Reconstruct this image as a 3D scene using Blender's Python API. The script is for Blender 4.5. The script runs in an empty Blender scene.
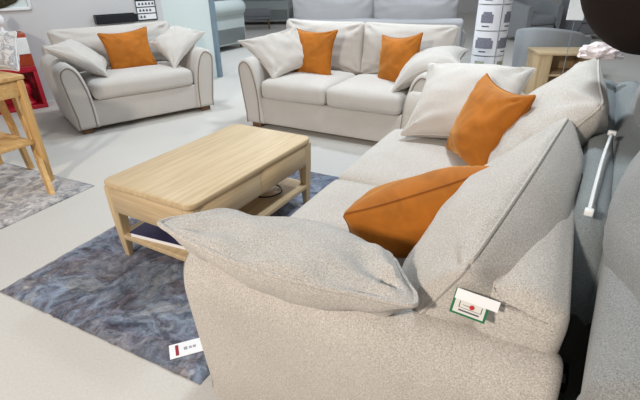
import bpy, bmesh, math, random
import numpy as np
from mathutils import Vector, Matrix, noise

random.seed(3)
PI = math.pi
sc = bpy.context.scene
COL = sc.collection
sc.view_settings.view_transform = 'Standard'
sc.view_settings.look = 'None'
sc.view_settings.gamma = 1
sc.view_settings.use_curve_mapping = False
sc.view_settings.exposure = 0.0

# ------------------------------------------------------------------ helpers
def tag(o, label=None, cat=None, group=None, kind=None):
    if label: o['label'] = label
    if cat: o['category'] = cat
    if group: o['group'] = group
    if kind: o['kind'] = kind
    return o

def root(name, loc, rz=0.0, label=None, cat=None, group=None):
    o = bpy.data.objects.new(name, None)
    COL.objects.link(o)
    o.location = loc
    o.rotation_euler = (0, 0, rz)
    o.empty_display_size = .1
    return tag(o, label, cat, group)

def part(name, vf, mat, parent=None, smooth=True, loc=None, rot=None):
    v, f = vf
    me = bpy.data.meshes.new(name)
    me.from_pydata([tuple(map(float, p)) for p in v], [], [tuple(map(int, q)) for q in f])
    me.validate()
    bm = bmesh.new(); bm.from_mesh(me)
    bmesh.ops.recalc_face_normals(bm, faces=bm.faces)
    bm.to_mesh(me); bm.free()
    if smooth:
        me.polygons.foreach_set('use_smooth', [len(p.vertices) < 14 for p in me.polygons])
        try:
            me.set_sharp_from_angle(angle=math.radians(smooth if smooth is not True else 50))
        except Exception:
            pass
    if mat: me.materials.append(mat)
    o = bpy.data.objects.new(name, me)
    COL.objects.link(o)
    if parent: o.parent = parent
    if loc is not None: o.location = loc
    if rot is not None: o.rotation_euler = rot
    return o

def join(*vfs):
    V = []; F = []; n = 0
    for v, f in vfs:
        V += [tuple(p) for p in v]
        F += [tuple(i + n for i in q) for q in f]
        n += len(v)
    return V, F

def xf(vf, M):
    return [tuple(M @ Vector(p)) for p in vf[0]], vf[1]

def box(x0, x1, y0, y1, z0, z1, bev=0.0, seg=2):
    bm = bmesh.new()
    bmesh.ops.create_cube(bm, size=1)
    for v in bm.verts:
        v.co = Vector(((x0 + x1) / 2 + v.co.x * (x1 - x0), (y0 + y1) / 2 + v.co.y * (y1 - y0), (z0 + z1) / 2 + v.co.z * (z1 - z0)))
    if bev > 0:
        bmesh.ops.bevel(bm, geom=list(bm.edges), offset=bev, segments=seg, profile=.5, affect='EDGES')
    bm.verts.index_update()
    r = ([tuple(v.co) for v in bm.verts], [tuple(v.index for v in f.verts) for f in bm.faces])
    bm.free()
    return r

def catmull(P, n=8, closed=False):
    P = [np.array(p, float) for p in P]
    out = []
    m = len(P)
    rng = range(m if closed else m - 1)
    for i in rng:
        if closed:
            p0, p1, p2, p3 = P[(i - 1) % m], P[i], P[(i + 1) % m], P[(i + 2) % m]
        else:
            p1, p2 = P[i], P[i + 1]
            p0 = P[i - 1] if i else 2 * p1 - p2
            p3 = P[i + 2] if i + 2 < m else 2 * p2 - p1
        for k in range(n):
            t = k / n
            out.append(.5 * ((2 * p1) + (-p0 + p2) * t + (2 * p0 - 5 * p1 + 4 * p2 - p3) * t * t + (-p0 + 3 * p1 - 3 * p2 + p3) * t ** 3))
    if not closed: out.append(P[-1])
    return out

def offset_loop(L, d):
    """inset a closed 2-D loop by d (positive = inwards for CCW or CW alike)"""
    L = np.array(L)
    n = len(L)
    area = .5 * np.sum(L[:, 0] * np.roll(L[:, 1], -1) - np.roll(L[:, 0], -1) * L[:, 1])
    t = np.roll(L, -1, 0) - np.roll(L, 1, 0)
    t /= np.linalg.norm(t, axis=1)[:, None] + 1e-9
    nrm = np.stack([-t[:, 1], t[:, 0]], 1)
    if area < 0: nrm = -nrm
    return L + nrm * d

def extrude_loop(L, y0, y1, r=0.03, rn=4, mid=1, ends=(True, True)):
    """closed loop in (x,z), extruded along y with rounded ends"""
    rings = []
    if ends[0]:
        rings = [(y0 + r * (1 - math.cos(PI / 2 * k / rn)), r * (1 - math.sin(PI / 2 * k / rn))) for k in range(rn)]
    for k in range(mid + 1):
        lo = y0 + (r if ends[0] else 0); hi = y1 - (r if ends[1] else 0)
        rings.append((lo + (hi - lo) * k / mid, 0))
    if ends[1]:
        rings += [(y1 - r * (1 - math.cos(PI / 2 * k / rn)), r * (1 - math.sin(PI / 2 * k / rn))) for k in range(rn - 1, -1, -1)]
    V = []; F = []
    n = len(L)
    for y, d in rings:
        for p in offset_loop(L, d):
            V.append((p[0], y, p[1]))
    for i in range(len(rings) - 1):
        for k in range(n):
            a = i * n + k; b = i * n + (k + 1) % n
            F.append((a, b, b + n, a + n))
    for o in (0, (len(rings) - 1) * n):            # caps as strips of quads across the outline
        i, j = 0, n - 1
        while j - i >= 2:
            F.append((o + i, o + i + 1, o + j - 1, o + j) if j - i > 2 else (o + i, o + i + 1, o + j))
            i += 1; j -= 1
    return V, F

def tube(pts, r, n=8, closed=False):
    pts = [Vector(p) for p in pts]
    m = len(pts)
    V = []; F = []
    prev = None
    for i, p in enumerate(pts):
        if closed:
            t = pts[(i + 1) % m] - pts[(i - 1) % m]
        else:
            t = pts[min(i + 1, m - 1)] - pts[max(i - 1, 0)]
        t.normalize()
        if prev is None:
            a = Vector((0, 0, 1)) if abs(t.z) < .9 else Vector((1, 0, 0))
            u = t.cross(a).normalized()
        else:
            u = (prev - t * prev.dot(t)).normalized()
        prev = u
        w = t.cross(u)
        rr = r(i / max(1, m - 1)) if callable(r) else r
        for k in range(n):
            a = 2 * PI * k / n
            V.append(tuple(p + (u * math.cos(a) + w * math.sin(a)) * rr))
    for i in range(m if closed else m - 1):
        j = (i + 1) % m
        for k in range(n):
            k2 = (k + 1) % n
            F.append((i * n + k, i * n + k2, j * n + k2, j * n + k))
    if not closed:
        F.append(tuple(range(n)))
        F.append(tuple((m - 1) * n + k for k in range(n)))
    return V, F

def lathe(prof, n=32, axis_loc=(0, 0, 0)):
    V = []; F = []
    m = len(prof)
    for r, z in prof:
        for k in range(n):
            a = 2 * PI * k / n
            V.append((axis_loc[0] + r * math.cos(a), axis_loc[1] + r * math.sin(a), axis_loc[2] + z))
    for i in range(m - 1):
        for k in range(n):
            k2 = (k + 1) % n
            F.append((i * n + k, i * n + k2, (i + 1) * n + k2, (i + 1) * n + k))
    F.append(tuple(range(n))); F.append(tuple((m - 1) * n + k for k in range(n)))
    return V, F

def nz(x, y, z):
    return noise.noise(Vector((x, y, z)))

def cushion_box(x0, x1, y0, y1, z0, z1, r=.045, top=.03, front=.012, n=14, seed=0, wob=.004):
    """upholstered box cushion with crowned faces"""
    bm = bmesh.new()
    bmesh.ops.create_cube(bm, size=2)
    bmesh.ops.subdivide_edges(bm, edges=list(bm.edges), cuts=n, use_grid_fill=True)
    hx, hy, hz = (x1 - x0) / 2, (y1 - y0) / 2, (z1 - z0) / 2
    c = Vector(((x0 + x1) / 2, (y0 + y1) / 2, (z0 + z1) / 2))
    V = []
    for v in bm.verts:
        q = Vector((math.sin(v.co.x * PI / 2), math.sin(v.co.y * PI / 2), math.sin(v.co.z * PI / 2)))
        p = Vector((q.x * hx, q.y * hy, q.z * hz))
        inner = Vector((max(-hx + r, min(hx - r, p.x)), max(-hy + r, min(hy - r, p.y)), max(-hz + r, min(hz - r, p.z))))
        d = p - inner
        if d.length > 1e-6:
            # push out to a rounded corner
            m = max(abs(d.x), abs(d.y), abs(d.z))
            p = inner + d.normalized() * m
        bx, by, bz = p.x / hx, p.y / hy, p.z / hz
        p.z += (top if bz > 0 else .2 * top) * bz * (1 - abs(bx) ** 3) * (1 - abs(by) ** 3)
        p.y += front * by * (1 - bx * bx) * (1 - bz * bz)
        p.x += .6 * front * bx * (1 - by * by) * (1 - bz * bz)
        w = wob * (nz(p.x * 7 + seed * 13, p.y * 7, p.z * 7) + .5 * nz(p.x * 17 + seed, p.y * 17, p.z * 17))
        V.append(tuple(c + p + Vector((w * .3, w * .5, w))))
    bm.verts.index_update()
    F = [tuple(v.index for v in f.verts) for f in bm.faces]
    bm.free()
    return V, F

def pillow(w, h, T, concave=.07, n=30, seed=0, wr=.008, flange=0.0, bend=None, ear=.0, sag=0.0, tt=1.0, tb=1.0, crn=.045, low=0.0):
    """knife-edge pillow, centred, in the XY plane, thickness along Z. returns mesh and its seam loop"""
    S = [math.sin(PI / 2 * (2 * i / n - 1)) for i in range(n + 1)]
    def pos(u, v, side):
        x = w / 2 * u * (1 - concave * (1 - v * v) * u * u)
        y = h / 2 * v * (1 - concave * (1 - u * u) * v * v)
        # ears
        e = (abs(u) * abs(v)) ** 6
        x *= 1 + ear * e; y *= 1 + ear * e
        e2 = (abs(u) * abs(v)) ** 22
        x *= 1 - crn * e2; y *= 1 - crn * e2
        f = max(0, (1 - u * u)) ** .5 * max(0, (1 - v * v)) ** .5
        f = f ** .9
        lump = 1 + .16 * nz(u * 1.3 + seed * 3.1, v * 1.3 + side * 5, seed)
        z = side * T / 2 * f * lump * (tt * (1 - low * v) if side > 0 else tb * (1 - .35 * low * v))
        # radial creases from the corners and along the seam
        k = 0
        for cu in (-1, 1):
            for cv in (-1, 1):
                du, dv = (cu - u) * cu, (cv - v) * cv
                d = math.hypot(du, dv)
                a = math.atan2(dv, du)
                k += math.exp(-(d / .55) ** 2) * math.sin(a * 9 + seed * 2.3 + cu * 1.7 + cv) * min(1, d * 4)
        edge = math.exp(-((1 - abs(v)) / .25) ** 1) + math.exp(-((1 - abs(u)) / .25))
        k += .7 * edge * nz(u * 5 + seed, v * 5 - seed, side * 3)
        k += .8 * nz(u * 2.2 + seed * 7, v * 4.5, side * 2 + seed)
        z += wr * k * (min(1, f * 2.5)) * (1 if side > 0 else 1)
        z += sag * T * (u * u * .5 - v * v * .3)
        p = Vector((x, y, z))
        if bend: p = Vector(bend(p))
        return p
    V = []; F = []
    idx = {}
    for side in (1, -1):
        for i, u in enumerate(S):
            for j, v in enumerate(S):
                b = i in (0, n) or j in (0, n)
                if b and side == -1:
                    idx[(side, i, j)] = idx[(1, i, j)]
                    continue
                idx[(side, i, j)] = len(V)
                V.append(pos(u, v, side))
        for i in range(n):
            for j in range(n):
                q = [idx[(side, i, j)], idx[(side, i + 1, j)], idx[(side, i + 1, j + 1)], idx[(side, i, j + 1)]]
                F.append(tuple(q if side > 0 else q[::-1]))
    loop = [V[idx[(1, i, 0)]] for i in range(n)] + [V[idx[(1, n, j)]] for j in range(n)] + \
           [V[idx[(1, i, n)]] for i in range(n, 0, -1)] + [V[idx[(1, 0, j)]] for j in range(n, 0, -1)]
    # thin out the very dense corners
    out = [loop[0]]
    for p in loop[1:]:
        if (p - out[-1]).length > .006: out.append(p)
    return (V, F), out

def frame_matrix(center, xdir, ydir):
    x = Vector(xdir).normalized()
    z = x.cross(Vector(ydir)).normalized()
    y = z.cross(x)
    M = Matrix((x, y, z)).transposed().to_4x4()
    M.translation = Vector(center)
    return M

def place(o, M):
    o.matrix_world = M
    return o

# ------------------------------------------------------------------ materials
def new_mat(name, rough=.8, spec=.3):
    m = bpy.data.materials.new(name)
    m.use_nodes = True
    nt = m.node_tree
    b = nt.nodes['Principled BSDF']
    b.inputs['Roughness'].default_value = rough
    b.inputs['Specular IOR Level'].default_value = spec
    return m, nt, b

def ramp(nt, stops, fac):
    r = nt.nodes.new('ShaderNodeValToRGB')
    el = r.color_ramp.elements
    while len(el) < len(stops): el.new(.5)
    for e, (p, c) in zip(el, stops):
        e.position = p
        e.color = (*c, 1)
    nt.links.new(fac, r.inputs[0])
    return r.outputs[0]

def tex_noise(nt, vec, scale, detail=3, rough=.5, dist=0.0):
    n = nt.nodes.new('ShaderNodeTexNoise')
    n.inputs['Scale'].default_value = scale
    n.inputs['Detail'].default_value = detail
    n.inputs['Roughness'].default_value = rough
    n.inputs['Distortion'].default_value = dist
    nt.links.new(vec, n.inputs['Vector'])
    return n.outputs[0]

def coord(nt, which='Object', scale=None, rot=None):
    c = nt.nodes.new('ShaderNodeTexCoord').outputs[which]
    if scale or rot:
        mp = nt.nodes.new('ShaderNodeMapping')
        if scale: mp.inputs['Scale'].default_value = scale
        if rot: mp.inputs['Rotation'].default_value = rot
        nt.links.new(c, mp.inputs['Vector'])
        c = mp.outputs[0]
    return c

def mixc(nt, a, b, fac, mode='MIX'):
    n = nt.nodes.new('ShaderNodeMix')
    n.data_type = 'RGBA'; n.blend_type = mode
    for s, v in ((n.inputs[6], a), (n.inputs[7], b), (n.inputs[0], fac)):
        if isinstance(v, (int, float)): s.default_value = v
        elif isinstance(v, tuple): s.default_value = (*v, 1)
        else: nt.links.new(v, s)
    return n.outputs[2]

def bump(nt, b, h, strength=.3, dist=.002):
    n = nt.nodes.new('ShaderNodeBump')
    n.inputs['Strength'].default_value = strength
    n.inputs['Distance'].default_value = dist
    nt.links.new(h, n.inputs['Height'])
    nt.links.new(n.outputs[0], b.inputs['Normal'])

def fabric(name, dark, light, scale=210, strength=.5, sheen=.15, rough=.95):
    m, nt, b = new_mat(name, rough, .1)
    c = coord(nt)
    warp = tex_noise(nt, coord(nt, 'Object', (scale * 3.4, scale * 1.3, scale * 2)), 1, 2, .6)
    weft = tex_noise(nt, coord(nt, 'Object', (scale * 1.3, scale * 3.4, scale * 2.6)), 1, 2, .6)
    n1 = mixc(nt, warp, weft, .5)
    n2 = tex_noise(nt, c, scale * 1.3, 2, .5)
    n3 = tex_noise(nt, c, 5, 2, .5)
    f = mixc(nt, n1, n2, .25)
    f2 = mixc(nt, f, n3, .07)
    col = ramp(nt, [(.40, dark), (.5, tuple((p + q) / 2 for p, q in zip(dark, light))), (.60, light)], f2)
    nt.links.new(col, b.inputs['Base Color'])
    b.inputs['Sheen Weight'].default_value = sheen
    bump(nt, b, f, strength, .005)
    return m

def plain(name, c, rough=.6, spec=.3, var=.06, scale=12, metal=0, bumpy=0):
    m, nt, b = new_mat(name, rough, spec)
    n = tex_noise(nt, coord(nt), scale, 3, .5)
    col = ramp(nt, [(.3, tuple(x * (1 - var) for x in c)), (.7, tuple(min(1, x * (1 + var)) for x in c))], n)
    nt.links.new(col, b.inputs['Base Color'])
    b.inputs['Metallic'].default_value = metal
    if bumpy: bump(nt, b, n, bumpy, .003)
    return m

def wood(name, dark, light, axis=0, rough=.45):
    m, nt, b = new_mat(name, rough, .35)
    s = [26, 26, 26]; s[axis] = 1.6
    c = coord(nt, 'Object', tuple(s))
    n = tex_noise(nt, c, 1.6, 6, .6, .6)
    s2 = [180, 180, 180]; s2[axis] = 4
    n2 = tex_noise(nt, coord(nt, 'Object', tuple(s2)), 1, 2, .5)
    f = mixc(nt, n, n2, .3)
    col = ramp(nt, [(.3, dark), (.5, tuple(.45 * p + .55 * q for p, q in zip(dark, light))), (.66, light)], f)
    nt.links.new(col, b.inputs['Base Color'])
    bump(nt, b, n2, .08, .001)
    return m

def velvet(name, c):
    m, nt, b = new_mat(name, .75, .2)
    co = coord(nt)
    n = tex_noise(nt, co, 9, 4, .55, .8)
    n2 = tex_noise(nt, co, 500, 2, .5)
    col = ramp(nt, [(.3, tuple(x * .78 for x in c)), (.55, c), (.75, tuple(min(1, x * 1.2) for x in c))], n)
    nt.links.new(col, b.inputs['Base Color'])
    b.inputs['Sheen Weight'].default_value = .5
    b.inputs['Sheen Roughness'].default_value = .4
    b.inputs['Sheen Tint'].default_value = (1, .62, .25, 1)
    bump(nt, b, n2, .15, .001)
    return m

def rug_mat(name, stops, rot=0.0, seed=0.0):
    m, nt, b = new_mat(name, .95, .05)
    c = coord(nt, 'Object', (1, 1, 1), (0, 0, rot))
    off = nt.nodes.new('ShaderNodeVectorMath'); off.operation = 'ADD'
    off.inputs[1].default_value = (seed, seed * .7, seed)
    nt.links.new(c, off.inputs[0]); c = off.outputs[0]
    w = nt.nodes.new('ShaderNodeTexNoise'); w.inputs['Scale'].default_value = 2.6; w.inputs['Detail'].default_value = 5
    nt.links.new(c, w.inputs['Vector'])
    mul = nt.nodes.new('ShaderNodeVectorMath'); mul.operation = 'MULTIPLY_ADD'
    mul.inputs[1].default_value = (.55, .55, .55)
    nt.links.new(w.outputs[1], mul.inputs[0]); nt.links.new(c, mul.inputs[2])
    cw = mul.outputs[0]
    n1 = tex_noise(nt, cw, 5.5, 9, .66, .3)
    n2 = tex_noise(nt, cw, 3.2, 7, .62, .6)
    n3 = tex_noise(nt, cw, 17, 8, .72, .2)
    base = ramp(nt, stops[0], n1)
    hue = ramp(nt, stops[1], n2)
    col = mixc(nt, base, hue, .5)
    speck = ramp(nt, [(.38, (.22, .23, .27)), (.52, (1, 1, 1)), (.68, (1.7, 1.68, 1.66))], n3)
    col = mixc(nt, col, speck, .75, 'MULTIPLY')
    nt.links.new(col, b.inputs['Base Color'])
    pile = tex_noise(nt, c, 260, 2, .5)
    bump(nt, b, pile, .5, .004)
    b.inputs['Sheen Weight'].default_value = .2
    return m

BEIGE = fabric('beige_weave', (.335, .305, .27), (.67, .625, .575), 200, .6)
BEIGE_SMOOTH = fabric('pale_beige_weave', (.44, .405, .37), (.64, .60, .56), 240, .4)
PIPE = fabric('taupe_piping', (.20, .165, .14), (.33, .28, .24), 240, .4)
GREY = fabric('grey_weave', (.17, .17, .167), (.36, .36, .35), 220, .5)
GREYBLUE = fabric('blue_grey_weave', (.14, .16, .168), (.27, .295, .30), 240, .4)
GREYPALE = fabric('pale_grey_weave', (.33, .33, .345), (.50, .50, .515), 220, .4)
GREYMID = fabric('mid_grey_weave', (.24, .25, .265), (.37, .38, .39), 220, .4)
GREYDARK = fabric('slate_weave', (.16, .165, .18), (.27, .275, .29), 220, .4)
ORANGE = velvet('orange_velvet', (.42, .135, .014))
ORANGE_PIPE = velvet('orange_piping', (.29, .085, .010))
OAKX = wood('oak_along_x', (.45, .32, .175), (.64, .485, .295), 0)
OAKY = wood('oak_along_y', (.45, .32, .175), (.64, .485, .295), 1)
OAKZ = wood('oak_along_z', (.45, .32, .175), (.64, .485, .295), 2)
HONEYZ = wood('honey_oak_along_z', (.44, .24, .08), (.72, .46, .19), 2)
HONEYX = wood('honey_oak_along_x', (.44, .24, .08), (.72, .46, .19), 0)
FOOT = wood('dark_foot_wood', (.10, .05, .025), (.22, .12, .06), 2)
BLACK = plain('black_plastic', (.018, .018, .022), .35)
DARKBROWN = plain('dark_brown_plain', (.018, .012, .010), .8, .1)
WHITE = plain('white_card', (.85, .85, .86), .5, .3, .02)
WHITEPL = plain('white_plastic', (.80, .81, .80), .4)
PALEWALL = plain('pale_wall_paint', (.62, .61, .61), .8, .2, .02, 3)
SCREEN = plain('mint_white_panel', (.68, .76, .75), .6, .3, .015, 2)
TRIM = plain('blue_grey_trim', (.22, .29, .35), .5, .3)
INK = plain('grey_ink', (.10, .10, .13), .6)
INKRED = plain('dark_red_ink', (.32, .03, .05), .6)
GREEN = plain('green_card', (.015, .16, .07), .5)
RED = plain('glossy_red', (.42, .012, .03), .35, .5, .15)
REDBROWN = plain('red_brown_lacquer', (.38, .055, .02), .35, .5, .15)

# ------------------------------------------------------------------ camera
F_PX, PITCH, ROLL, CAM_H = 447.06, .4745, -.0193, 1.333
fw = Vector((0, math.cos(PITCH), -math.sin(PITCH)))
rt = Vector((1, 0, 0)); up = rt.cross(fw)
rt2 = rt * math.cos(ROLL) + up * math.sin(ROLL)
up2 = -rt * math.sin(ROLL) + up * math.cos(ROLL)
cam = bpy.data.cameras.new('camera')
cam.sensor_width = 36; cam.lens = F_PX * 36 / 640
cam.clip_start = .02
co = bpy.data.objects.new('camera', cam); COL.objects.link(co)
M = Matrix((rt2, up2, -fw)).transposed().to_4x4(); M.translation = (0, 0, CAM_H)
co.matrix_world = M
sc.camera = co
def at(u, v, z):
    """the point of the room at height z that lies on the sight line of photo position (u, v): used to survey positions"""
    d = fw + rt2 * ((u - 320) / F_PX) + up2 * ((200 - v) / F_PX)
    return Vector((0, 0, CAM_H)) + d * ((z - CAM_H) / d.z)

# ------------------------------------------------------------------ setting
def floor_mat():
    m, nt, b = new_mat('pale_carpet', .9, .1)
    c = coord(nt)
    n = tex_noise(nt, c, 90, 3, .6)
    n2 = tex_noise(nt, c, 1.1, 3, .5)
    f = mixc(nt, n, n2, .35)
    col = ramp(nt, [(.3, (.52, .492, .458)), (.7, (.62, .592, .553))], f)
    nt.links.new(col, b.inputs['Base Color'])
    bump(nt, b, n, .2, .003)
    return m
FLOOR = floor_mat()
tag(part('floor', box(-9, 9, -3, 16, -.1, 0), FLOOR, smooth=False), kind='structure')
tag(part('wall_back', box(-9, 9, 16, 16.15, 0, 2.9), PALEWALL, smooth=False), kind='structure')
tag(part('wall_right', box(9, 9.15, -3, 16, 0, 2.9), PALEWALL, smooth=False), kind='structure')

# angled display wall behind the snuggler, its return, and the mint partition beside it
SR = math.radians(37.6)
def seg_wall(name, p, q, th, z1, mat):
    p = Vector((*p, 0)); q = Vector((*q, 0)); d = q - p
    o = part(name, box(0, d.length, 0, th, 0, z1), mat, smooth=False, loc=p, rot=(0, 0, math.atan2(d.y, d.x)))
    return tag(o, kind='structure')

# ------------------------------------------------------------------ sofas
def arm_loop(bw=.19, h=.64, flare=.06):
    """closed loop in (x,z): x grows inwards from the outer base edge"""
    k = h / .64
    P = [(0, .05), (-flare * .45, .25), (-flare * .9, .46), (-flare, .545), (-flare * .6, .605), (.02, .638), (.07, .628),
         (.115, .578), (.145, .50), (.168, .40), (.182, .28), (bw, .05)]
    P = [(x * bw / .19 if x > 0 else x, z * k if z > .1 else z) for x, z in P]
    C = catmull(P, 6)
    return [tuple(p) for p in C]

def make_sofa(name, loc, rz, label, cat, group, W, D=.95, nseat=2, armh=.64, seat_z=.46, back_h=.90, frame_h=.72,
              mat=None, pipe=None, cushmat=None, seed=0, cush_gap=.06, bw=.19, cush_T=.26, cush_bottom=.46, lean=.17, flap=False, back_cushions=True, feet=True, piping=True, cush_b=.70, arm_back=-.08, copt=None, flare=.06, arm_front=0.0, frame_in=0.0):
    mat = mat or BEIGE; pipe = pipe or PIPE; cushmat = cushmat or mat
    r = root(name, loc, rz, label, cat, group)
    hw = W / 2
    part('base', box(-hw + bw * .8, hw - bw * .8, .025, D - .10, .05, .30, .02, 3), mat, r)
    L = arm_loop(bw, armh, flare)
    for s in (-1, 1):
        loop = [(s * (hw - x), z) for x, z in L]
        a = part('arm', extrude_loop(loop, arm_front, D + arm_back, .035, 5, 10), mat, r)
        if piping:
            off = offset_loop(loop, .028)
            idx = range(3, len(off) - 3)
            yf = arm_front + .001
            pts = [(off[i][0], yf, off[i][1]) for i in idx]
            pts = [(pts[0][0], yf, .055)] + pts + [(pts[-1][0], yf, .055)]
            part('piping', tube(pts, .0065, 8), pipe, a)
    # back frame: profile in (y,z)
    P = [(D - .23, .06), (D - .19, .35), (D - .145, frame_h - .06), (D - .11, frame_h - .01), (D - .06, frame_h), (D - .005, frame_h - .025), (D + .02, frame_h - .09), (D - .01, .40), (D - .05, .06)]
    C = [tuple(p) for p in catmull(P, 5)]
    vf = extrude_loop(C, -hw + frame_in, hw - frame_in, .035, 5, 12)
    vf = ([(v[1], v[0], v[2]) for v in vf[0]], vf[1])
    part('back_frame', vf, mat, r)
    inner = W - 2 * bw
    sw = inner / nseat
    for i in range(nseat):
        x0 = -hw + bw + i * sw
        part('seat_cushion', cushion_box(x0 + .004, x0 + sw - .004, -.012, D - .27, .295, seat_z, .05, .035, .012, 14, seed + i), cushmat, r)
    if back_cushions:
        cw = (W - 2 * cush_gap) / nseat
        for i in range(nseat):
            cx = -hw + cush_gap + (i + .5) * cw
            h = back_h - cush_bottom
            ln, tk, db, dz, dh, tp, ctt, clow, yaw, ctb = copt[i] if copt else (lean, cush_T, 0, 0, 0, 0, 1, 0, 0, 1)
            def taper_end(p, w_=cw, t_=tp):
                k = max(0, min(1, (p.x / (w_ / 2) + .2) / 1.2))
                return Vector((p.x, p.y * (1 - t_ * k * k), p.z))
            pv, seam = pillow(cw + .02, h + .05 + dh, tk, .04, 34, seed * 5 + i + 1, .015, ear=.0, bend=taper_end, tt=ctt, tb=ctb, low=clow, crn=.07)
            zc = cush_bottom + h / 2 + dz
            Mx = frame_matrix((cx, cush_b + .06 + db, zc), (1, -yaw, 0), (0, ln, 1))
            c = part('back_cushion', xf(pv, Mx), cushmat, r)
            part('piping', tube([Mx @ p for p in seam], .005, 6, True), cushmat, c)
    if feet:
        for sx in (-1, 1):
            for y in (.05, D - .13):
                x = sx * (hw - .08)
                part('foot', box(x - .05, x + .05, y, y + .06, 0, .055, .006), FOOT, r)
    return r

MA = math.radians(61.5)
MS_RZ = MA + PI
MW = 2.02
UX = Vector((math.cos(MA), math.sin(MA), 0)); UY = Vector((UX.y, -UX.x, 0))
OM = Vector((-.40, 1.07, 0))            # near front foot corner of the long sofa
def ms(a, b, z): return OM + UX * a + UY * b + Vector((0, 0, z))
def msd(a, b, z): return UX * a + UY * b + Vector((0, 0, z))
main_sofa = make_sofa('sofa', ms(MW / 2, 0, 0), MS_RZ, 'nearest beige woven sofa, seen over its arm, seat facing the coffee table', 'sofa', None, MW,
          D=.95, nseat=2, back_h=.87, seed=1, cush_b=.735, lean=.26, frame_h=.78, arm_back=.03, frame_in=.03, armh=.65, arm_front=.02,
          bw=.18, flare=.045,
          cush_gap=.02,
          copt=[(.72, .36, .05, .03, .08, 0, .8, .2, 0, 1), (.52, .46, -.045, .0, .0, .28, .5, .5, .11, 1.15)])
LW = 1.72
LRZ = math.radians(-29.65)
LX = Vector((math.cos(LRZ), math.sin(LRZ), 0)); LY = Vector((-LX.y, LX.x, 0))
OL = Vector((-.69, 4.17, 0))
def ls(a, b, z): return OL + LX * a + LY * b + Vector((0, 0, z))
def lsd(a, b, z): return LX * a + LY * b + Vector((0, 0, z))
make_sofa('sofa', ls(LW / 2, 0, 0), LRZ, 'beige two seater sofa beyond the coffee table, two orange cushions on it', 'sofa', None, LW,
          nseat=2, back_h=.88, seed=2, mat=BEIGE_SMOOTH, cush_gap=.0)
SW = 1.36
SX = Vector((math.cos(SR), math.sin(SR), 0)); SY = Vector((-SX.y, SX.x, 0))
OS = Vector((-2.20, 3.97, 0))
def ss(a, b, z): return OS + SX * a + SY * b + Vector((0, 0, z))
def ssd(a, b, z): return SX * a + SY * b + Vector((0, 0, z))
make_sofa('snuggler_armchair', ss(SW / 2, 0, 0), SR, 'wide beige snuggler armchair against the wall with one orange cushion', 'armchair', None, SW,
          nseat=1, back_h=.84, seed=4, mat=BEIGE_SMOOTH, cush_gap=.07)

# ------------------------------------------------------------------ scatter cushions
def scatter(name, label, mat, pipemat, center, xd, yd, w=.45, h=.45, T=.15, seed=0, group=None, bend=None, concave=.12, ear=.06, wr=.008, pr=.004, tt=1.0, tb=1.0, crn=.045):
    pv, seam = pillow(w, h, T, concave, 34, seed, wr, bend=bend, ear=ear, tt=tt, tb=tb, crn=crn)
    o = part(name, pv, mat)
    place(o, frame_matrix(center, xd, yd))
    part('piping', tube(seam, pr, 6, True), pipemat, o)
    tag(o, label, 'cushion', group)
    return o
def droop(k, y0=0.0):
    """cushion sags beyond y0"""
    def f(p):
        d = max(0, p.y - y0)
        return Vector((p.x, p.y, p.z - k * d * d))
    return f
def saddle(k):
    """cushion folds down on both sides of the arm it lies on"""
    def f(p):
        return Vector((p.x, p.y, p.z - k * p.x * p.x))
    return f

def arm_fold(p):
    """far half droops into the seat; the far corner nearest the back is folded under"""
    d = max(0, p.y + .12)
    e = max(0, p.x / .33)
    y = p.y * (1 - .62 * e * e) if p.y > 0 else p.y - .06 * max(0, 1 - (p.x / .33) ** 2) * (-p.y / .25)
    x = p.x * (1 - .55 * min(1, e) * max(0, min(1, (p.y + .22) / .30)))
    g = max(0, -p.x / .31)
    if p.x < 0:
        x = p.x * (1 - .5 * min(1, g) * max(0, min(1, (p.y + .22) / .30)))
        if p.y > 0: y = p.y * (1 - .45 * min(1, g * g))
    z = p.z * (1 - .45 * min(1, 1.6 * g)) if p.z > 0 else p.z
    return Vector((x, y, z + .018 * g * g - 3.2 * d * d * (1 + 1.1 * e + .9 * g)))

G = 'scatter cushions on the beige sofas'
def by_corners(p0, p1, p2):
    """centre, x and y directions and sizes of a cushion from three neighbouring corners"""
    return (p1 + p2) / 2, p1 - p0, p2 - p0, (p1 - p0).length, (p2 - p0).length
def scatter3(name, label, mat, pm, c0, c1, c2, c3, T=.17, seed=0, group=None, wr=.01, concave=.10, ear=.05):
    c = (c0 + c1 + c2 + c3) / 4
    N = (c1 + c3 - c0 - c2).cross(c2 + c3 - c0 - c1).normalized()
    if N.z < 0: N = -N
    pv, seam = pillow(2, 2, T, concave, 34, seed, wr, ear=ear)
    def f(p):
        u, v = (p[0] + 1) / 2, (p[1] + 1) / 2
        return c0 * (1 - u) * (1 - v) + c1 * u * (1 - v) + c2 * (1 - u) * v + c3 * u * v + N * p[2] - c
    o = part(name, ([f(p) for p in pv[0]], pv[1]), mat, loc=c)
    loop = [f(p) for p in seam]
    out = [loop[0]]
    for p in loop[1:]:
        if (p - out[-1]).length > .006: out.append(p)
    part('piping', tube(out, .004, 6, True), pm, o)
    return tag(o, label, 'cushion', group)
scatter('scatter_cushion', 'beige knife-edge cushion lying flat on the nearest sofa arm', BEIGE, BEIGE, ms(.195, .345, .715), msd(.07, 1, -.04), msd(1, 0, -.10),
        w=.63, h=.50, T=.25, seed=23, group=G, ear=.07, concave=.03, bend=arm_fold, pr=.0065, tt=.34, tb=1.25, wr=.02, crn=.03)
scatter('orange_cushion', 'orange velvet cushion on the nearest sofa, behind the beige cushion on its near arm', ORANGE, ORANGE_PIPE, ms(.62, .505, .525), msd(.29, .355, .10), msd(-.37, .29, .88),
        w=.50, h=.42, T=.30, seed=5, group=G, concave=.05)
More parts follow.
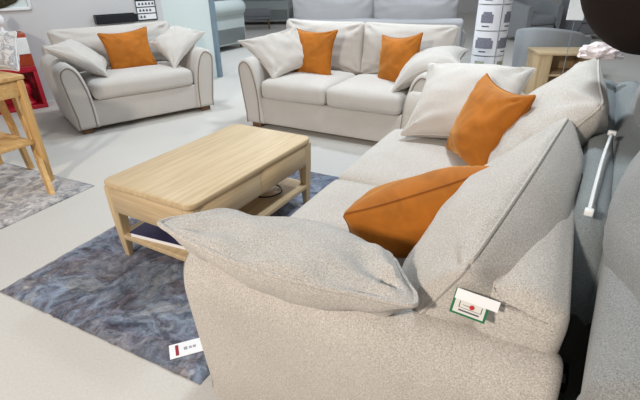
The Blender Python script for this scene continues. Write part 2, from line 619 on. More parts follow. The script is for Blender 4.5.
scatter('orange_cushion', 'orange velvet cushion at the far end of the nearest sofa, tilted on a corner', ORANGE, ORANGE_PIPE, ms(1.40, .585, .665), msd(.33, -.23, 0), msd(-.05, .2, .33),
        w=.44, h=.42, T=.21, seed=6, group=G, concave=.15)
scatter3('scatter_cushion', 'beige cushion leaning on the far arm of the nearest sofa', BEIGE_SMOOTH, BEIGE_SMOOTH, ms(1.53, .14, .52), ms(1.54, .68, .54), ms(1.95, .15, .83), ms(1.97, .72, .84),
        T=.26, seed=8, group=G, wr=.014)
# love seat
scatter3('scatter_cushion', 'pale cushion slumped over the left arm of the two seater', BEIGE_SMOOTH, BEIGE_SMOOTH, ls(-.20, .23, .75), ls(.30, .06, .47), ls(.32, .43, .87), ls(.58, .50, .58),
        T=.18, seed=9, group=G, wr=.012)
scatter('orange_cushion', 'orange velvet cushion upright on the left seat of the two seater', ORANGE, ORANGE_PIPE, ls(.50, .42, .65), lsd(1, -.05, 0), lsd(0, .3, 1),
        w=.49, h=.45, T=.18, seed=10, group=G, concave=.18, ear=.0)
scatter('orange_cushion', 'orange velvet cushion on the right seat of the two seater, beside a draped cushion', ORANGE, ORANGE_PIPE, ls(1.34, .42, .635), lsd(.85, -.4, .12), lsd(-.15, .3, 1),
        w=.46, h=.44, T=.20, seed=11, group=G, concave=.14)
scatter('scatter_cushion', 'pale cushion draped over the right arm of the two seater', BEIGE_SMOOTH, BEIGE_SMOOTH, ls(1.61, .33, .66), lsd(.85, .1, .40), lsd(-.1, 1, 0.1),
        w=.56, h=.52, T=.20, seed=12, group=G, bend=saddle(.9), wr=.012)
# snuggler
scatter3('scatter_cushion', 'pale cushion slumped over the left arm of the snuggler armchair', BEIGE_SMOOTH, BEIGE_SMOOTH, ss(-.06, .26, .77), ss(.37, .09, .48), ss(.20, .60, .78), ss(.48, .45, .54),
        T=.17, seed=13, group=G, wr=.012)
scatter('orange_cushion', 'orange velvet cushion in the middle of the snuggler armchair', ORANGE, ORANGE_PIPE, ss(.70, .42, .64), ssd(1, -.05, .06), ssd(0, .3, 1),
        w=.49, h=.42, T=.18, seed=14, group=G, concave=.16, ear=.0)
scatter3('scatter_cushion', 'pale cushion leaning on the right arm of the snuggler armchair', BEIGE_SMOOTH, BEIGE_SMOOTH, ss(1.01, .08, .47), ss(1.47, .25, .77), ss(.92, .42, .70), ss(1.25, .52, .83),
        T=.17, seed=15, group=G, wr=.012)

# ------------------------------------------------------------------ coffee table
TH = math.radians(59.56)
TB = Vector((-.555, 1.674, 0))
tb = root('coffee_table', TB, TH, 'light oak coffee table with a lower shelf, standing on the dark marbled rug', 'table')
TL, TW, HT = 1.02, .59, .45
def rounded_slab(x0, x1, y0, y1, z0, z1, rc=.045, e=.006, n=6):
    P = []
    for cx, cy, a0 in ((x1 - rc, y1 - rc, 0), (x0 + rc, y1 - rc, 90), (x0 + rc, y0 + rc, 180), (x1 - rc, y0 + rc, 270)):
        for k in range(n + 1):
            a = math.radians(a0 + 90 * k / n)
            P.append((cx + rc * math.cos(a), cy + rc * math.sin(a)))
    vf = extrude_loop(P, z0, z1, e, 3, 1)
    return [(v[0], v[2], v[1]) for v in vf[0]], vf[1]
part('tabletop', rounded_slab(0, TL, 0, TW, HT - .03, HT, .05, .008), OAKX, tb)
part('apron', rounded_slab(.010, TL - .010, .010, TW - .010, HT - .165, HT - .030, .045, .003), OAKX, tb)
for x in (.004, TL - .012):
    part('end_board', box(x, x + .008, .055, TW - .055, HT - .163, HT - .031, .002, 1), OAKY, tb)
part('lift_panel', box(.06, TL * .5 - .001, .0085, .014, HT - .16, HT - .036, .0015, 1), OAKX, tb)
part('lift_panel', box(TL * .5 + .001, TL - .06, .0085, .014, HT - .16, HT - .036, .0015, 1), OAKX, tb)
part('shelf', box(.016, TL - .016, .016, TW - .016, .122, .150, .005), OAKX, tb)
for sx in (0, 1):
    for sy in (0, 1):
        V = []
        def px(t): return t if not sx else TL - t
        def py(t): return t if not sy else TW - t
        rings = [(HT - .035, .008, .075), (.29, .008, .07), (.14, .010, .058), (0, .028, .062)]
        # tapered, slightly raked leg
        rings = [(HT - .033, .006, .072), (HT - .17, .008, .066), (.13, .014, .060), (.012, .022, .052)]
        for z, o0, o1 in rings:
            V += [(px(o0), py(o0), z), (px(o1), py(o0), z), (px(o1), py(o1), z), (px(o0), py(o1), z)]
        Fc = []
        for i in range(len(rings) - 1):
            for k in range(4):
                k2 = (k + 1) % 4
                Fc.append((i * 4 + k, i * 4 + k2, i * 4 + 4 + k2, i * 4 + 4 + k))
        Fc += [(0, 1, 2, 3), tuple(range(len(rings) * 4 - 4, len(rings) * 4))]
        lg = part('leg', (V, Fc), OAKZ, tb, smooth=False)
        md = lg.modifiers.new('bevel', 'BEVEL'); md.width = .006; md.segments = 3

# ------------------------------------------------------------------ rugs
RUG = rug_mat('marbled_rug', ([(.30, (.016, .022, .034)), (.42, (.075, .095, .135)), (.5, (.23, .27, .34)), (.58, (.13, .135, .15)), (.70, (.48, .48, .48))],
                              [(.30, (.07, .09, .13)), (.42, (.22, .19, .20)), (.48, (.11, .07, .10)), (.55, (.20, .25, .34)), (.68, (.42, .39, .34))]), .4, 1.7)
RUG2 = rug_mat('pale_marbled_rug', ([(.30, (.16, .165, .18)), (.45, (.32, .33, .34)), (.55, (.52, .49, .46)), (.68, (.62, .60, .56))],
                                    [(.30, (.28, .29, .32)), (.45, (.46, .42, .41)), (.6, (.44, .36, .33)), (.7, (.6, .58, .54))]), .2, 5.2)
def make_rug(name, corner, ang, L, W, mat, label):
    nx, ny = 60, 40
    V = []; Fc = []
    for i in range(nx + 1):
        for j in range(ny + 1):
            x = L * i / nx; y = W * j / ny
            e = min(i, nx - i, j, ny - j)
            ex = .006 * nz(x * 30, y * 30, 3) if e == 0 else 0
            V.append((x + ex, y + ex, .012 + .0015 * nz(x * 4, y * 4, 1) if e else .002))
    for i in range(nx):
        for j in range(ny):
            a = i * (ny + 1) + j
            Fc.append((a, a + ny + 1, a + ny + 2, a + 1))
    o = part(name, (V, Fc), mat, loc=(*corner, 0), rot=(0, 0, ang))
    md = o.modifiers.new('thickness', 'SOLIDIFY'); md.thickness = .006; md.offset = -.2
    return tag(o, label, 'rug')
make_rug('rug', (-.449, 1.142), math.radians(62.5), 1.87, 1.22, RUG, 'dark blue-grey and plum marbled rug under the coffee table')
make_rug('rug', (-1.595, 2.88), math.radians(153), 1.2, 1.5, RUG2, 'pale grey marbled rug at the left edge under the wooden console')

# ------------------------------------------------------------------ walls round the snuggler
WB = 1.75

def on_wall(u, v, b=WB):
    """point on the snuggler wall seen at (u, v)"""
    d = fw + rt2 * ((u - 320) / F_PX) + up2 * ((200 - v) / F_PX)
    o = Vector((0, 0, CAM_H))
    n = SY
    t = (ss(0, b, 0) - o).dot(n) / d.dot(n)
    return o + d * t
p0 = ss(-3.4, WB, 0); p1 = on_wall(163, 14)
p1.z = 0
seg_wall('wall_left', (p0.x, p0.y), (p1.x, p1.y), .1, 2.9, PALEWALL)
PE = at(218, 77, 0)
seg_wall('wall_partition', (p1.x + .0, p1.y), (PE.x, PE.y), .06, 2.9, SCREEN)
tag(part('trim_1', box(-.03, .03, -.03, .03, 0, 2.9, .004), TRIM, smooth=False, loc=(PE.x + .03, PE.y + .01, 0), rot=(0, 0, math.radians(60))), kind='structure')
WR = SR    # wall-mounted things: local x along the wall, local y into it
# framed picture, top left
q = on_wall(32, 9.5)
pic = root('framed_picture', q, WR, 'white framed picture of a dark green wreath at the top left wall edge', 'picture')
part('frame', join(box(-.9, 0, -.03, 0, 0, .03, .004), box(-.03, 0, -.03, 0, 0, .6, .004), box(-.9, -.87, -.03, 0, 0, .6, .004), box(-.9, 0, -.03, 0, .57, .6, .004)), WHITE, pic)
part('canvas', box(-.88, -.02, -.012, -.004, .02, .58), SCREEN, pic, smooth=False)
WREATH = plain('dark_wreath', (.055, .05, .03), .9, .1, .7, 60, 0, .8)
V = []; Fc = []
nw, mw = 40, 10
for i in range(nw):
    for j in range(mw):
        a = 2 * PI * i / nw; b_ = 2 * PI * j / mw
        rr = .075 + .02 * nz(i * 1.7, j * 2.1, 4)
        R0 = .19
        V.append((-.46 + (R0 + rr * math.cos(b_)) * math.cos(a) * 1.7, -.02 - .02 * (1 + math.sin(b_)) , .27 + (R0 + rr * math.cos(b_)) * math.sin(a)))
for i in range(nw):
    for j in range(mw):
        Fc.append((i * mw + j, ((i + 1) % nw) * mw + j, ((i + 1) % nw) * mw + (j + 1) % mw, i * mw + (j + 1) % mw))
part('wreath', (V, Fc), WREATH, pic)
# black tray shelf
q0 = on_wall(95, 24); q1 = on_wall(136, 24)
L_ = (q1 - q0).length
tr = root('wall_tray', q0, WR, 'black open tray mounted on the wall behind the snuggler back', 'tray')
part('body', join(box(0, L_, -.11, -.005, 0, .012), box(0, L_, -.11, -.10, 0, .09, .003), box(0, .01, -.11, -.005, 0, .09, .003), box(L_ - .01, L_, -.11, -.005, 0, .09, .003), box(0, L_, -.012, 0, 0, .10, .003)), BLACK, tr, smooth=False)
# notice with icons
q = on_wall(138, 21)
nt_ = root('notice_board', q - SY * .012, WR, 'black and white notice with rows of small sofa icons above the snuggler back', 'notice')
part('board', box(0, .25, -.012, 0, 0, .46, .003), BLACK, nt_, smooth=False)
WHITEROW = WHITE
for k in range(3):
    z0 = .015 + k * .075
    r_ = part('paper_row', box(.006, .235 - .0, -.016, -.012, z0, z0 + .062), WHITEROW, nt_, smooth=False)
    nI = (2, 4, 5)[k]
    vf = []
    for i in range(nI):
        x = .03 + i * .042
        vf += [box(x, x + .026, -.0185, -.016, z0 + .018, z0 + .034), box(x + .004, x + .022, -.0185, -.016, z0 + .032, z0 + .046)]
    part('icons', join(*vf), INK, r_, smooth=False)
GREYPRINT = plain('grey_print', (.30, .30, .32), .6)
for k in range(4):
    hd = part('lettering', box(.02, (.20, .225, .19, .21)[k], -.0165, -.012, .255 + k * .045, .278 + k * .045), GREYPRINT, nt_, smooth=False)
# ------------------------------------------------------------------ red cabinet, console and what stands on them
rb = at(49, 107, 0)
rc = root('display_cabinet', rb, SR, 'glossy red cabinet with a white square panel beside the snuggler armchair', 'cabinet')
def taper(vf, zt, k):
    return [(x - k * z / zt, y, z) for x, y, z in vf[0]], vf[1]
part('body', taper(join(box(-.62, 0, 0, .26, 0, .04, .004), box(-.04, 0, 0, .26, .04, .42, .004), box(-.62, -.58, 0, .26, .04, .42, .004), box(-.58, -.04, .24, .26, .04, .42), box(-.62, 0, 0, .26, .40, .46, .004)), .8, .02), RED, rc)
part('top_panel', taper(box(-.62, 0, 0, .26, .46, .80, .012, 3), .8, .02), REDBROWN, rc)
part('white_panel', rounded_slab(-.165, -.02, -.012, .003, .59, .755, .004, .002), WHITEPL, rc)
jar = root('glass_lantern', rb + SX * -.17 + SY * .12 + Vector((0, 0, .04)), SR, 'small dark red lantern inside the open niche of the red cabinet', 'lantern')
part('body', lathe([(.02, 0), (.085, .0), (.09, .02), (.05, .06), (.05, .10), (.075, .14), (.075, .22), (.03, .26), (.015, .28)], 24), RED, jar)
part('cap', lathe([(.012, .28), (.03, .285), (.03, .30), (.008, .32)], 16), WHITEPL, jar)
# white bird-like ornament on the cabinet
orn = part('ornament', lathe([(.02, 0), (.05, .004), (.055, .012), (.02, .03), (.012, .06), (.03, .085), (.05, .11), (.045, .15), (.02, .19), (.004, .21)], 20), WHITE, loc=rb + SX * -.20 + SY * .12 + Vector((0, 0, .80)))
tag(orn, 'small white ornament standing on top of the red cabinet', 'ornament')

CR = math.radians(150)
post = at(54, 182, 0)
cs = root('console_table', post, CR, 'honey oak console table with splayed curved legs at the left edge', 'table')
CM = Matrix.Translation(post) @ Matrix.Rotation(CR, 4, 'Z')
def cl(p): return CM.inverted() @ p
def loc_pts(L_): return [cl(at(*p)) for p in L_]
def blade(pts, w0, w1, t=.03):
    """flat board leg following a path: square section"""
    V = []; Fc = []
    for i, p in enumerate(pts):
        k = i / (len(pts) - 1)
        w_ = w0 + (w1 - w0) * k
        for dx, dy in ((-w_ / 2, -t / 2), (w_ / 2, -t / 2), (w_ / 2, t / 2), (-w_ / 2, t / 2)):
            V.append((p[0] + dx, p[1] + dy, p[2]))
    for i in range(len(pts) - 1):
        for k in range(4):
            k2 = (k + 1) % 4
            Fc.append((i * 4 + k, i * 4 + k2, i * 4 + 4 + k2, i * 4 + 4 + k))
    Fc += [(0, 1, 2, 3), tuple(range(len(V) - 4, len(V)))]
    return V, Fc
tl = cl(at(27, 74, .75)); tl2 = cl(at(0, 97, .70))
part('top', box(-.01, .75, -.02, .42, .735, .765, .008), HONEYX, cs)
part('apron', box(.01, .72, .01, .40, .63, .735, .004), HONEYX, cs)
part('leg', box(-.005, .055, -.012, .03, .012, .735, .008), HONEYZ, cs)
part('leg', box(.66, .72, -.012, .03, .012, .735, .008), HONEYZ, cs)
pl = [at(52, 194, .013), at(42, 168, .14), at(31, 137, .32), at(20, 110, .5), at(13, 90, .63)]
pl = catmull([cl(p) for p in pl], 5)
part('leg', blade(pl, .035, .055), HONEYZ, cs)
pl = [at(31, 168, .012), at(21, 146, .2), at(12, 126, .38), at(3, 108, .54), at(-3, 96, .63)]
pl = catmull([cl(p) for p in pl], 5)
part('leg', blade(pl, .05, .06), HONEYZ, cs)
part('shelf', box(.02, .70, .03, .36, .30, .325, .004), HONEYX, cs)
def patterned():
    m, nt, b = new_mat('white_grey_print', .8, .2)
    c = coord(nt)
    n = tex_noise(nt, c, 16, 4, .6, 1.2)
    col = ramp(nt, [(.42, (.74, .74, .73)), (.52, (.62, .63, .65)), (.58, (.30, .33, .40)), (.66, (.70, .70, .70))], n)
    nt.links.new(col, b.inputs['Base Color'])
    return m
PRINT = patterned()
cc = at(-3, 54, .86)
scatter('printed_cushion', 'white cushion with grey blue print on the honey oak console table', PRINT, WHITE, cc + Vector((0, 0, .02)), Vector((.95, -.2, 0)), Vector((.1, .3, 1)), w=.34, h=.25, T=.14, seed=21, concave=.05)

# ------------------------------------------------------------------ on the coffee table shelf
mg = root('magazine', TB + Vector((math.cos(TH), math.sin(TH), 0)) * .12 + Vector((-math.sin(TH), math.cos(TH), 0)) * .30 + Vector((0, 0, .152)), TH + .12, 'navy covered magazine lying on the coffee table shelf', 'magazine')
part('pages', box(-.075, .12, -.20, .19, .0, .022), WHITE, mg, smooth=False)
part('cover', box(-.08, .125, -.205, .195, .0221, .026, .001), plain('navy_cover', (.03, .03, .10), .35, .4, .5, 6), mg, smooth=False)
rem = root('power_unit', TB + Vector((math.cos(TH), math.sin(TH), 0)) * .70 + Vector((-math.sin(TH), math.cos(TH), 0)) * .30 + Vector((0, 0, .152)), TH, 'black box with a cable at the far end of the coffee table shelf', 'power unit')
part('case', box(-.07, .10, -.08, .08, 0, .055, .008), BLACK, rem)
cb = [(-.02, -.08, .03), (-.03, -.14, .012), (.02, -.20, .008), (.10, -.21, .008), (.15, -.15, .010), (.12, -.09, .03), (.08, -.07, .045)]
part('cable', tube(catmull(cb, 8), .0045, 8), BLACK, rem)

# ------------------------------------------------------------------ labels
pt = root('price_ticket', at(184, 349, .016), math.radians(20), 'white price ticket with a dark red bar, on the rug by the nearest sofa arm', 'ticket')
part('card', box(-.055, .075, -.038, .038, 0, .002), WHITE, pt, smooth=False)
part('red_bar', box(-.032, -.020, -.028, .028, .002, .003), INKRED, pt, smooth=False)
part('print', join(box(.0, .013, -.008, .008, .002, .0028), box(.02, .03, -.006, .006, .002, .0028), box(.034, .046, -.006, .006, .002, .0028)), plain('pale_print', (.35, .35, .38), .6), pt, smooth=False)

A = at(449, 311, .722); B_ = at(484, 324, .71); C_ = at(464, 291, .758)
Mt = frame_matrix(A, B_ - A, C_ - A)
lw, lh = (B_ - A).length, (C_ - A).length
st = bpy.data.objects.new('swing_ticket', None); COL.objects.link(st); st.matrix_world = Mt
tag(st, 'green edged white swing ticket with a red dot hanging from the near back cushion', 'ticket')
part('card', box(0, lw, 0, lh, 0, .002), GREEN, st, smooth=False)
part('paper', box(lw * .07, lw * .93, lh * .08, lh * .97, .002, .003), plain('cream_paper', (.72, .70, .65), .6, .2, .02), st, smooth=False)
part('flap', xf(box(lw * .02, lw * 1.22, 0, lh * .42, 0, .002), Matrix.Translation((0, lh * .60, .006)) @ Matrix.Rotation(.18, 4, 'X')), WHITE, st, smooth=False)
part('red_dot', xf(lathe([(.0005, 0), (.0045, 0), (.0045, .001), (.0005, .0012)], 20), Matrix.Translation((lw * .55, lh * .43, .0045))), plain('ticket_red', (.55, .02, .03), .5), st, smooth=False)
part('print', join(box(lw * .22, lw * .80, lh * .17, lh * .23, .003, .0036), box(lw * .2, lw * .22, lh * .3, lh * .55, .003, .0036), box(lw * .2, lw * .84, lh * .3, lh * .315, .003, .0036), box(lw * .82, lw * .84, lh * .3, lh * .55, .003, .0036),
                   box(lw * .3, lw * .5, lh * .42, lh * .44, .003, .0036)), INK, st, smooth=False)

# ------------------------------------------------------------------ grey sofa back to back with the nearest one
GW = 2.3
RG = MA - math.radians(5)
GX = Vector((math.cos(RG), math.sin(RG), 0)); GYB = Vector((GX.y, -GX.x, 0))
GO = ms(-.10, 1.0, 0) + GX * (GW / 2) + GYB * .97
gs = make_sofa('sofa', GO, RG, 'grey sofa along the right edge, standing back to back with the nearest beige sofa', 'sofa', None, GW,
               nseat=2, back_h=.98, seed=7, mat=GREY, pipe=GREYBLUE, cushmat=GREY, cush_b=.73, lean=.03, frame_h=.76, cush_T=.36, armh=.68, arm_back=.02)
GM = Matrix.Translation(GO) @ Matrix.Rotation(RG, 4, 'Z')
def gl(p): return GM.inverted() @ p
V = []; Fc = []
NA, NB = 60, 18
for i in range(NA + 1):
    t = i / NA
    a_ = .32 + 1.85 * t
    for k in range(NB + 1):
        q_ = k / NB
        b_ = .945 + .17 * q_ + .085 * a_ * (.35 + .5 * q_) + .008 * nz(t * 6, q_ * 2, 1)
        z_ = .735 + .035 * abs(math.sin(PI * 2 * q_ + .3)) ** .6 + .012 * nz(t * 5, q_ * 3, 5) - .06 * max(0, .12 - q_) / .12
        z_ -= .22 * max(0, (.10 - t) / .10) ** 1.6
        p = gl(ms(a_, b_, z_))
        V.append(tuple(p))
for i in range(NA):
    for k in range(NB):
        q_ = i * (NB + 1) + k
        Fc.append((q_, q_ + 1, q_ + NB + 2, q_ + NB + 1))
fo = part('back_fold', (V, Fc), GREYBLUE, gs)
md = fo.modifiers.new('thickness', 'SOLIDIFY'); md.thickness = .018; md.offset = 0
zp = [at(589, 212, .80), at(597, 180, .805), at(604, 155, .81), at(612, 133, .815)]
part('zip', tube(catmull([gl(p) for p in zp], 6), .005, 6), WHITEPL, gs)
part('zip_end', xf(box(-.010, .010, -.010, .010, -.008, .008, .003), Matrix.Translation(gl(zp[0]))), WHITEPL, gs)
part('zip_end', xf(box(-.010, .010, -.013, .013, -.008, .008, .003), Matrix.Translation(gl(zp[-1]))), WHITEPL, gs)
# power adapter on the floor in the gap
ad = root('power_adapter', at(557, 380, .0), math.radians(60), 'black power adapter with a white label on the floor in the gap between sofas', 'adapter')
part('case', box(-.06, .06, -.03, .03, 0, .05, .012, 3), BLACK, ad)
part('label', box(-.058, -.01, -.02, .02, .0501, .0508), WHITE, ad, smooth=False)

# crumpled wrap heaped at the far ends
wv = []
bmw = bmesh.new(); bmesh.ops.create_icosphere(bmw, subdivisions=4, radius=1)
for v in bmw.verts:
    p = v.co
    k = 1 + .35 * nz(p.x * 2.5, p.y * 2.5, p.z * 2.5) + .25 * abs(nz(p.x * 7, p.y * 7, p.z * 7))
    wv.append((p.x * .085 * k, p.y * .06 * k, max(-.02, p.z * .05 * k)))
bmw.verts.index_update()
wf = [tuple(v.index for v in f.verts) for f in bmw.faces]; bmw.free()
wo = part('crumpled_wrap', (wv, wf), plain('pale_pink_wrap', (.66, .58, .58), .5, .4, .12, 20), loc=at(600, 54, .93), rot=(0, 0, math.radians(-20)), smooth=25)
tag(wo, 'crumpled pale pink wrap heaped on the far end of the sofa backs', 'wrap')

# unidentified dark rounded form at the top right; its globe and hanging are made up
lp = Vector((0, 0, CAM_H)) + (fw + rt2 * ((674 - 320) / F_PX) + up2 * ((200 + 28) / F_PX)) * 1.55
round_form = root('dark_round_form', (lp.x, lp.y, 0), 0, 'large unidentified dark brown rounded shape at the top right corner', 'round_form')
LR = 75 * 1.55 / F_PX * 1.09
part('form_body', lathe([(LR * math.sin(PI * k / 28), lp.z - LR * math.cos(PI * k / 28)) for k in range(3, 27)], 40), DARKBROWN, round_form)
part('cord', tube([(0, 0, lp.z + LR * .96), (0, 0, 2.86)], .005, 8), BLACK, round_form)  # cord and its mount are added so the form has something to hang from
part('cord_mount', lathe([(.01, 2.84), (.055, 2.86), (.06, 2.9), (.01, 2.9)], 24), DARKBROWN, round_form)

# small white notice on a post among the far chairs
wp = at(577, 9, .96)
ws = root('sign_stand', (wp.x, wp.y, 0), math.atan2(wp.y, wp.x) - PI / 2, 'plain white sign panel on a thin post left of the dark rounded shape', 'sign')
part('panel', box(-.075, .075, -.006, .006, .86, 1.10, .003), WHITEPL, ws, smooth=False)
part('post', tube([(0, .012, .02), (0, .012, 1.0)], .003, 8), TRIM, ws)
part('base', lathe([(.01, 0), (.10, 0), (.10, .008), (.02, .02)], 20), TRIM, ws)
# ------------------------------------------------------------------ picture stand
sp = Vector((1.93, 5.27, 0))
stand = root('display_stand', sp, math.atan2(sp.y, sp.x) - PI / 2, 'white display stand with stacked sheets of sofa pictures behind the two seater', 'display stand')
part('base', lathe([(.05, 0), (.22, 0), (.22, .012), (.05, .03)], 28), WHITEPL, stand)
part('column', lathe([(.165, .03), (.165, 1.5)], 36), plain('stand_core', (.62, .64, .66), .5), stand)
def bowed(a0, a1, z0, z1, r0=.185, th=.003, n=10):
    V = []; Fc = []
    for i in range(n + 1):
        a = math.radians(a0 + (a1 - a0) * i / n)
        for rr, z in ((r0, z0), (r0, z1), (r0 - th, z1), (r0 - th, z0)):
            V.append((rr * math.cos(a), rr * math.sin(a), z))
    for i in range(n):
        for k in range(4):
            k2 = (k + 1) % 4
            Fc.append((i * 4 + k, i * 4 + 4 + k, i * 4 + 4 + k2, i * 4 + k2))
    Fc += [(0, 1, 2, 3), tuple(n * 4 + k for k in range(4))]
    return V, Fc
SHEET = plain('lilac_white_sheet', (.78, .78, .82), .5, .3, .02)
SOFAINK = plain('sofa_print', (.20, .20, .25), .7, .2, .2, 60)
for row in range(5):
    z0 = .20 + row * .262
    for (a0, a1, wide) in ((-150, -62, 1), (-58, 18, 0)):
        sh = part('sheet', bowed(a0, a1, z0, z0 + .25), SHEET, stand)
        ac = (a0 + a1) / 2 + (0 if wide else -8)
        hw_ = (18, 30, 20, 30, 20)[row]
        if row == 0:
            part('picture', bowed(ac - 22, ac + 10, z0 + .06, z0 + .20, .187), plain('green_room_print', (.34, .36, .26), .7, .2, .3, 30), sh)
            continue
        vf = [bowed(ac - hw_, ac + hw_, z0 + .075, z0 + .135, .1875), bowed(ac - hw_ + 6, ac + hw_ - 6, z0 + .13, z0 + .185, .1875),
              bowed(ac - hw_, ac - hw_ + 6, z0 + .13, z0 + .160, .1875), bowed(ac + hw_ - 6, ac + hw_, z0 + .13, z0 + .160, .1875)]
        part('picture', join(*vf), SOFAINK, sh)
        part('print', bowed(ac - 14, ac + 10, z0 + .035, z0 + .047, .1875), INK, sh)

# ------------------------------------------------------------------ oak corner unit
A = at(529, 47, .5); B_ = at(540, 53, .5); C_ = at(580, 60, .5)
ang = math.atan2((A - B_).y, (A - B_).x) - PI / 2
tv = root('tv_unit', (B_.x, B_.y, 0), ang, 'oak television unit with open shelves beyond the far end of the nearest sofa', 'tv unit')
TLn = .56; TD = (A - B_).length
part('top', box(-.01, TLn, -.01, TD, .475, .50, .004), OAKX, tv)
part('side_panel', box(0, .03, 0, TD - .01, 0, .475, .003), OAKZ, tv)
part('side_panel', box(TLn - .04, TLn - .01, 0, TD - .01, 0, .475, .003), OAKZ, tv)
part('stile', box(.03, .14, 0, .02, .0, .475, .003), OAKZ, tv)
part('shelf', box(.03, TLn - .04, .01, TD - .02, .25, .27, .003), OAKX, tv)
part('plinth', box(.03, TLn - .04, .01, TD - .02, .0, .05, .003), OAKX, tv)
part('back_panel', box(.03, TLn - .04, TD - .02, TD - .01, .05, .475), OAKX, tv, smooth=False)

# ------------------------------------------------------------------ tub chairs and far sofas
def tub_chair(loc, rz, label, mat, H=.72, W=.80, D=.78):
    r = root('tub_chair', loc, rz, label, 'armchair', 'grey armchairs beyond the oak unit')
    # U shaped shell
    def ring(off, z, slope):
        pts = []
        w_ = W / 2 - off; d_ = D - off
        for i in range(31):
            t = i / 30
            a = PI * t
            x = -w_ * math.cos(a)
            x = w_ * max(-1, min(1, -math.cos(a) * 1.25))
            y = min(d_, d_ * (math.sin(a) ** .55) * 1.02)
            k = math.sin(a) ** .8
            pts.append((x, y, z - slope * (1 - k) if z > .3 else z))
        return pts
    sl = .14
    rings = [ring(.02, .10, 0), ring(0, .35, 0), ring(0, H - .03, sl), ring(.02, H - .005, sl), ring(.06, H, sl), ring(.10, H - .005, sl), ring(.12, H - .03, sl), ring(.12, .30, 0)]
    V = [p for rg in rings for p in rg]; n = 31; Fc = []
    for i in range(len(rings) - 1):
        for k in range(n - 1):
            Fc.append((i * n + k, i * n + k + 1, (i + 1) * n + k + 1, (i + 1) * n + k))
    Fc.append(tuple(i * n for i in range(len(rings)))); Fc.append(tuple(i * n + n - 1 for i in range(len(rings))))
    part('shell', (V, Fc), mat, r)
    part('base', box(-W / 2 + .10, W / 2 - .10, .03, D - .1, .10, .31, .03, 3), mat, r)
    part('seat_cushion', cushion_box(-W / 2 + .125, W / 2 - .125, .0, D - .15, .31, .46, .05, .03, .01, 10, 3), mat, r)
    for sx in (-1, 1):
        for y in (.07, D - .18):
            part('leg', tube([(sx * (W / 2 - .14), y, .10), (sx * (W / 2 - .12), y, 0)], lambda t: .022 - .008 * t, 10), FOOT, r)
    return r
q = at(545, 30, .68)
# back of the chair faces the viewer
def facing_away(p): return math.atan2(-p.x, p.y)
def chair_back_at(u, v, z, turn, label, mat, H, W=.82, D=.78):
    c = at(u, v, z); d = Vector((c.x, c.y, 0)).normalized()
    rz = math.atan2(-d.x, d.y) + PI + turn           # its back to the viewer
    yb = Vector((-math.sin(rz), math.cos(rz), 0))
    return tub_chair(Vector((c.x, c.y, 0)) - yb * D, rz, label, mat, H, W, D)
chair_back_at(545, 29, .64, -.25, 'slate grey tub chair with its back to the oak television unit', GREYMID, .65, .80)
tub_chair(at(540, 42, 0), .35, 'grey tub chair in the far row left of the dark rounded shape', GREYMID, .80, .85, .80)
tub_chair(at(592, 40, 0), .1, 'grey tub chair in the far row below the dark rounded shape', GREYDARK, .82, .85, .80)

BRZ = math.radians(180 - 11)
bp0 = at(290, 20, .75); bp1 = at(472, 20, .75)
bx_ = (bp1 - bp0); BL = 2.3
bdir = bx_.normalized()
bperp = Vector((-bdir.y, bdir.x, 0))
bc = Vector((bp0.x, bp0.y, 0)) + bdir * (BL / 2 - .06) + bperp * .97
make_sofa('sofa', bc, math.atan2(bdir.y, bdir.x) + PI, 'pale grey sofa seen from its back behind the two seater', 'sofa', None, BL, nseat=2, back_h=1.02, seed=9,
          mat=GREYPALE, pipe=GREYPALE, cush_b=.70, lean=.1, frame_h=.76, cush_T=.28, piping=False)

def rolled_sofa(loc, rz, label, mat, L=1.9, H=.86, D=.9):
    r = root('rolled_arm_sofa', loc, rz, label, 'sofa', 'rolled arm sofas at the far left')
    part('base', box(0, L, .0, D, .10, .42, .03, 3), mat, r)
    part('back_panel', box(0, L, D - .14, D, .10, H - .1, .02, 3), mat, r)
    rl = lathe([(.02, 0), (.10, .01), (.13, .04), (.135, .2), (.135, L - .04), (.10, L - .005), (.02, L)], 24)
    part('roll', [(p[2], D - .05 + p[0], H - .12 + p[1]) for p in rl[0]] and ([(p[2], D - .05 + p[0], H - .12 + p[1]) for p in rl[0]], rl[1]), mat, r)
    for x in (0, L - .16):
        part('arm', box(x, x + .16, 0, D - .1, .10, .60, .02, 3), mat, r)
        ra = lathe([(.02, -.01), (.09, 0), (.11, .03), (.11, D - .12), (.05, D - .1)], 20)
        part('arm_roll', ([(x + .08 + p[0], p[2], .60 + p[1]) for p in ra[0]], ra[1]), mat, r)
    for i in range(2):
        w_ = (L - .32) / 2
        part('seat_cushion', cushion_box(.16 + i * w_ + .004, .16 + (i + 1) * w_ - .004, -.01, D - .15, .40, .54, .05, .03, .01, 8, i), mat, r)
    for x in (.08, L - .08):
        for y in (.06, D - .08):
            part('foot', lathe([(.015, 0), (.03, .09), (.035, .10)], 12, (x, y, 0)), FOOT, r)
    return r
rp0 = at(221, 53, 0); rp1 = at(247, 47, 0)
rd = (rp1 - rp0).normalized(); rn = Vector((-rd.y, rd.x, 0))
FARG = fabric('mint_grey_weave', (.36, .40, .39), (.52, .56, .55), 120, .3)
Lr = 2.0
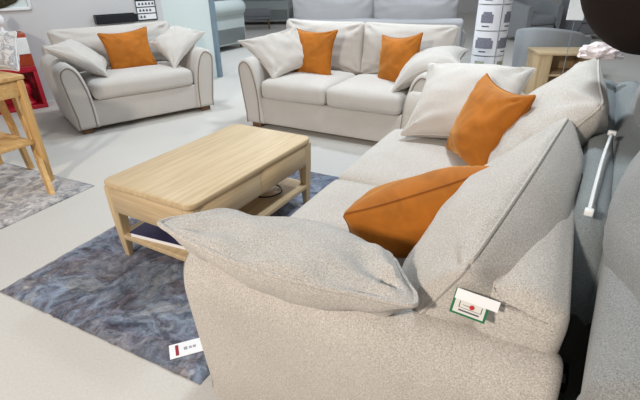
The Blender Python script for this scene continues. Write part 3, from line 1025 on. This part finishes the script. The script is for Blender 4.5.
# its back towards the partition: local +y points to the viewer's right-front
rolled_sofa(rp1 - rn * -.0 + rn * .9, math.atan2(rd.y, rd.x) + PI, 'mint grey rolled sofa with its back to the gap beside the partition', FARG, Lr)
rolled_sofa(at(292, 25, 0) + Vector((0, 1.0, 0)), PI - .1, 'mint grey rolled sofa furthest away at the top', FARG, 1.9)
ot = at(258, 30, 0)
oo = root('ottoman', ot, .1, 'dark grey footstool on wooden legs between the rolled sofas', 'ottoman')
part('pad', cushion_box(-.45, .35, 0, .6, .30, .46, .05, .03, .01, 8, 2), GREYDARK, oo)
part('frame', box(-.43, .33, .02, .58, .25, .31, .01), GREYDARK, oo)
for x in (-.38, .28):
    for y in (.06, .53):
        part('leg', tube([(x, y, .26), (x * 1.05, y, 0)], lambda t: .03 - .012 * t, 10), FOOT, oo)

# ------------------------------------------------------------------ lights
w = bpy.data.worlds.new('world'); sc.world = w
w.use_nodes = True
w.node_tree.nodes['Background'].inputs[0].default_value = (.90, .95, 1, 1)
w.node_tree.nodes['Background'].inputs[1].default_value = .31
def area(name, loc, size, power, target, color=(1, .97, .93)):
    l = bpy.data.lights.new(name, 'AREA'); l.shape = 'DISK'; l.size = size; l.energy = power; l.color = color
    o = bpy.data.objects.new(name, l); COL.objects.link(o)
    o.location = loc
    o.rotation_euler = (Vector(target) - Vector(loc)).to_track_quat('-Z', 'Y').to_euler()
    return o
COOL = (.83, .93, 1)
WARM = (1, .90, .79)
area('ceiling_spot', (-2.3, -1.5, 2.7), .35, 150, (-.3, 1.2, .2), WARM)
area('ceiling_spot', (.9, 2.6, 2.8), .30, 48, (.3, 2.0, .4), COOL)
area('ceiling_spot', (.4, 4.7, 2.8), .35, 45, (.4, 4.5, 0), COOL)
area('ceiling_spot', (-1.7, 4.7, 2.8), .35, 30, (-1.7, 4.6, 0), COOL)
area('ceiling_spot', (2.0, 6.5, 2.8), .5, 40, (2.0, 6.5, 0), COOL)
area('ceiling_spot', (-.8, 8, 2.8), .5, 65, (-.8, 8, 0), COOL)
sc.cycles.use_denoising = True
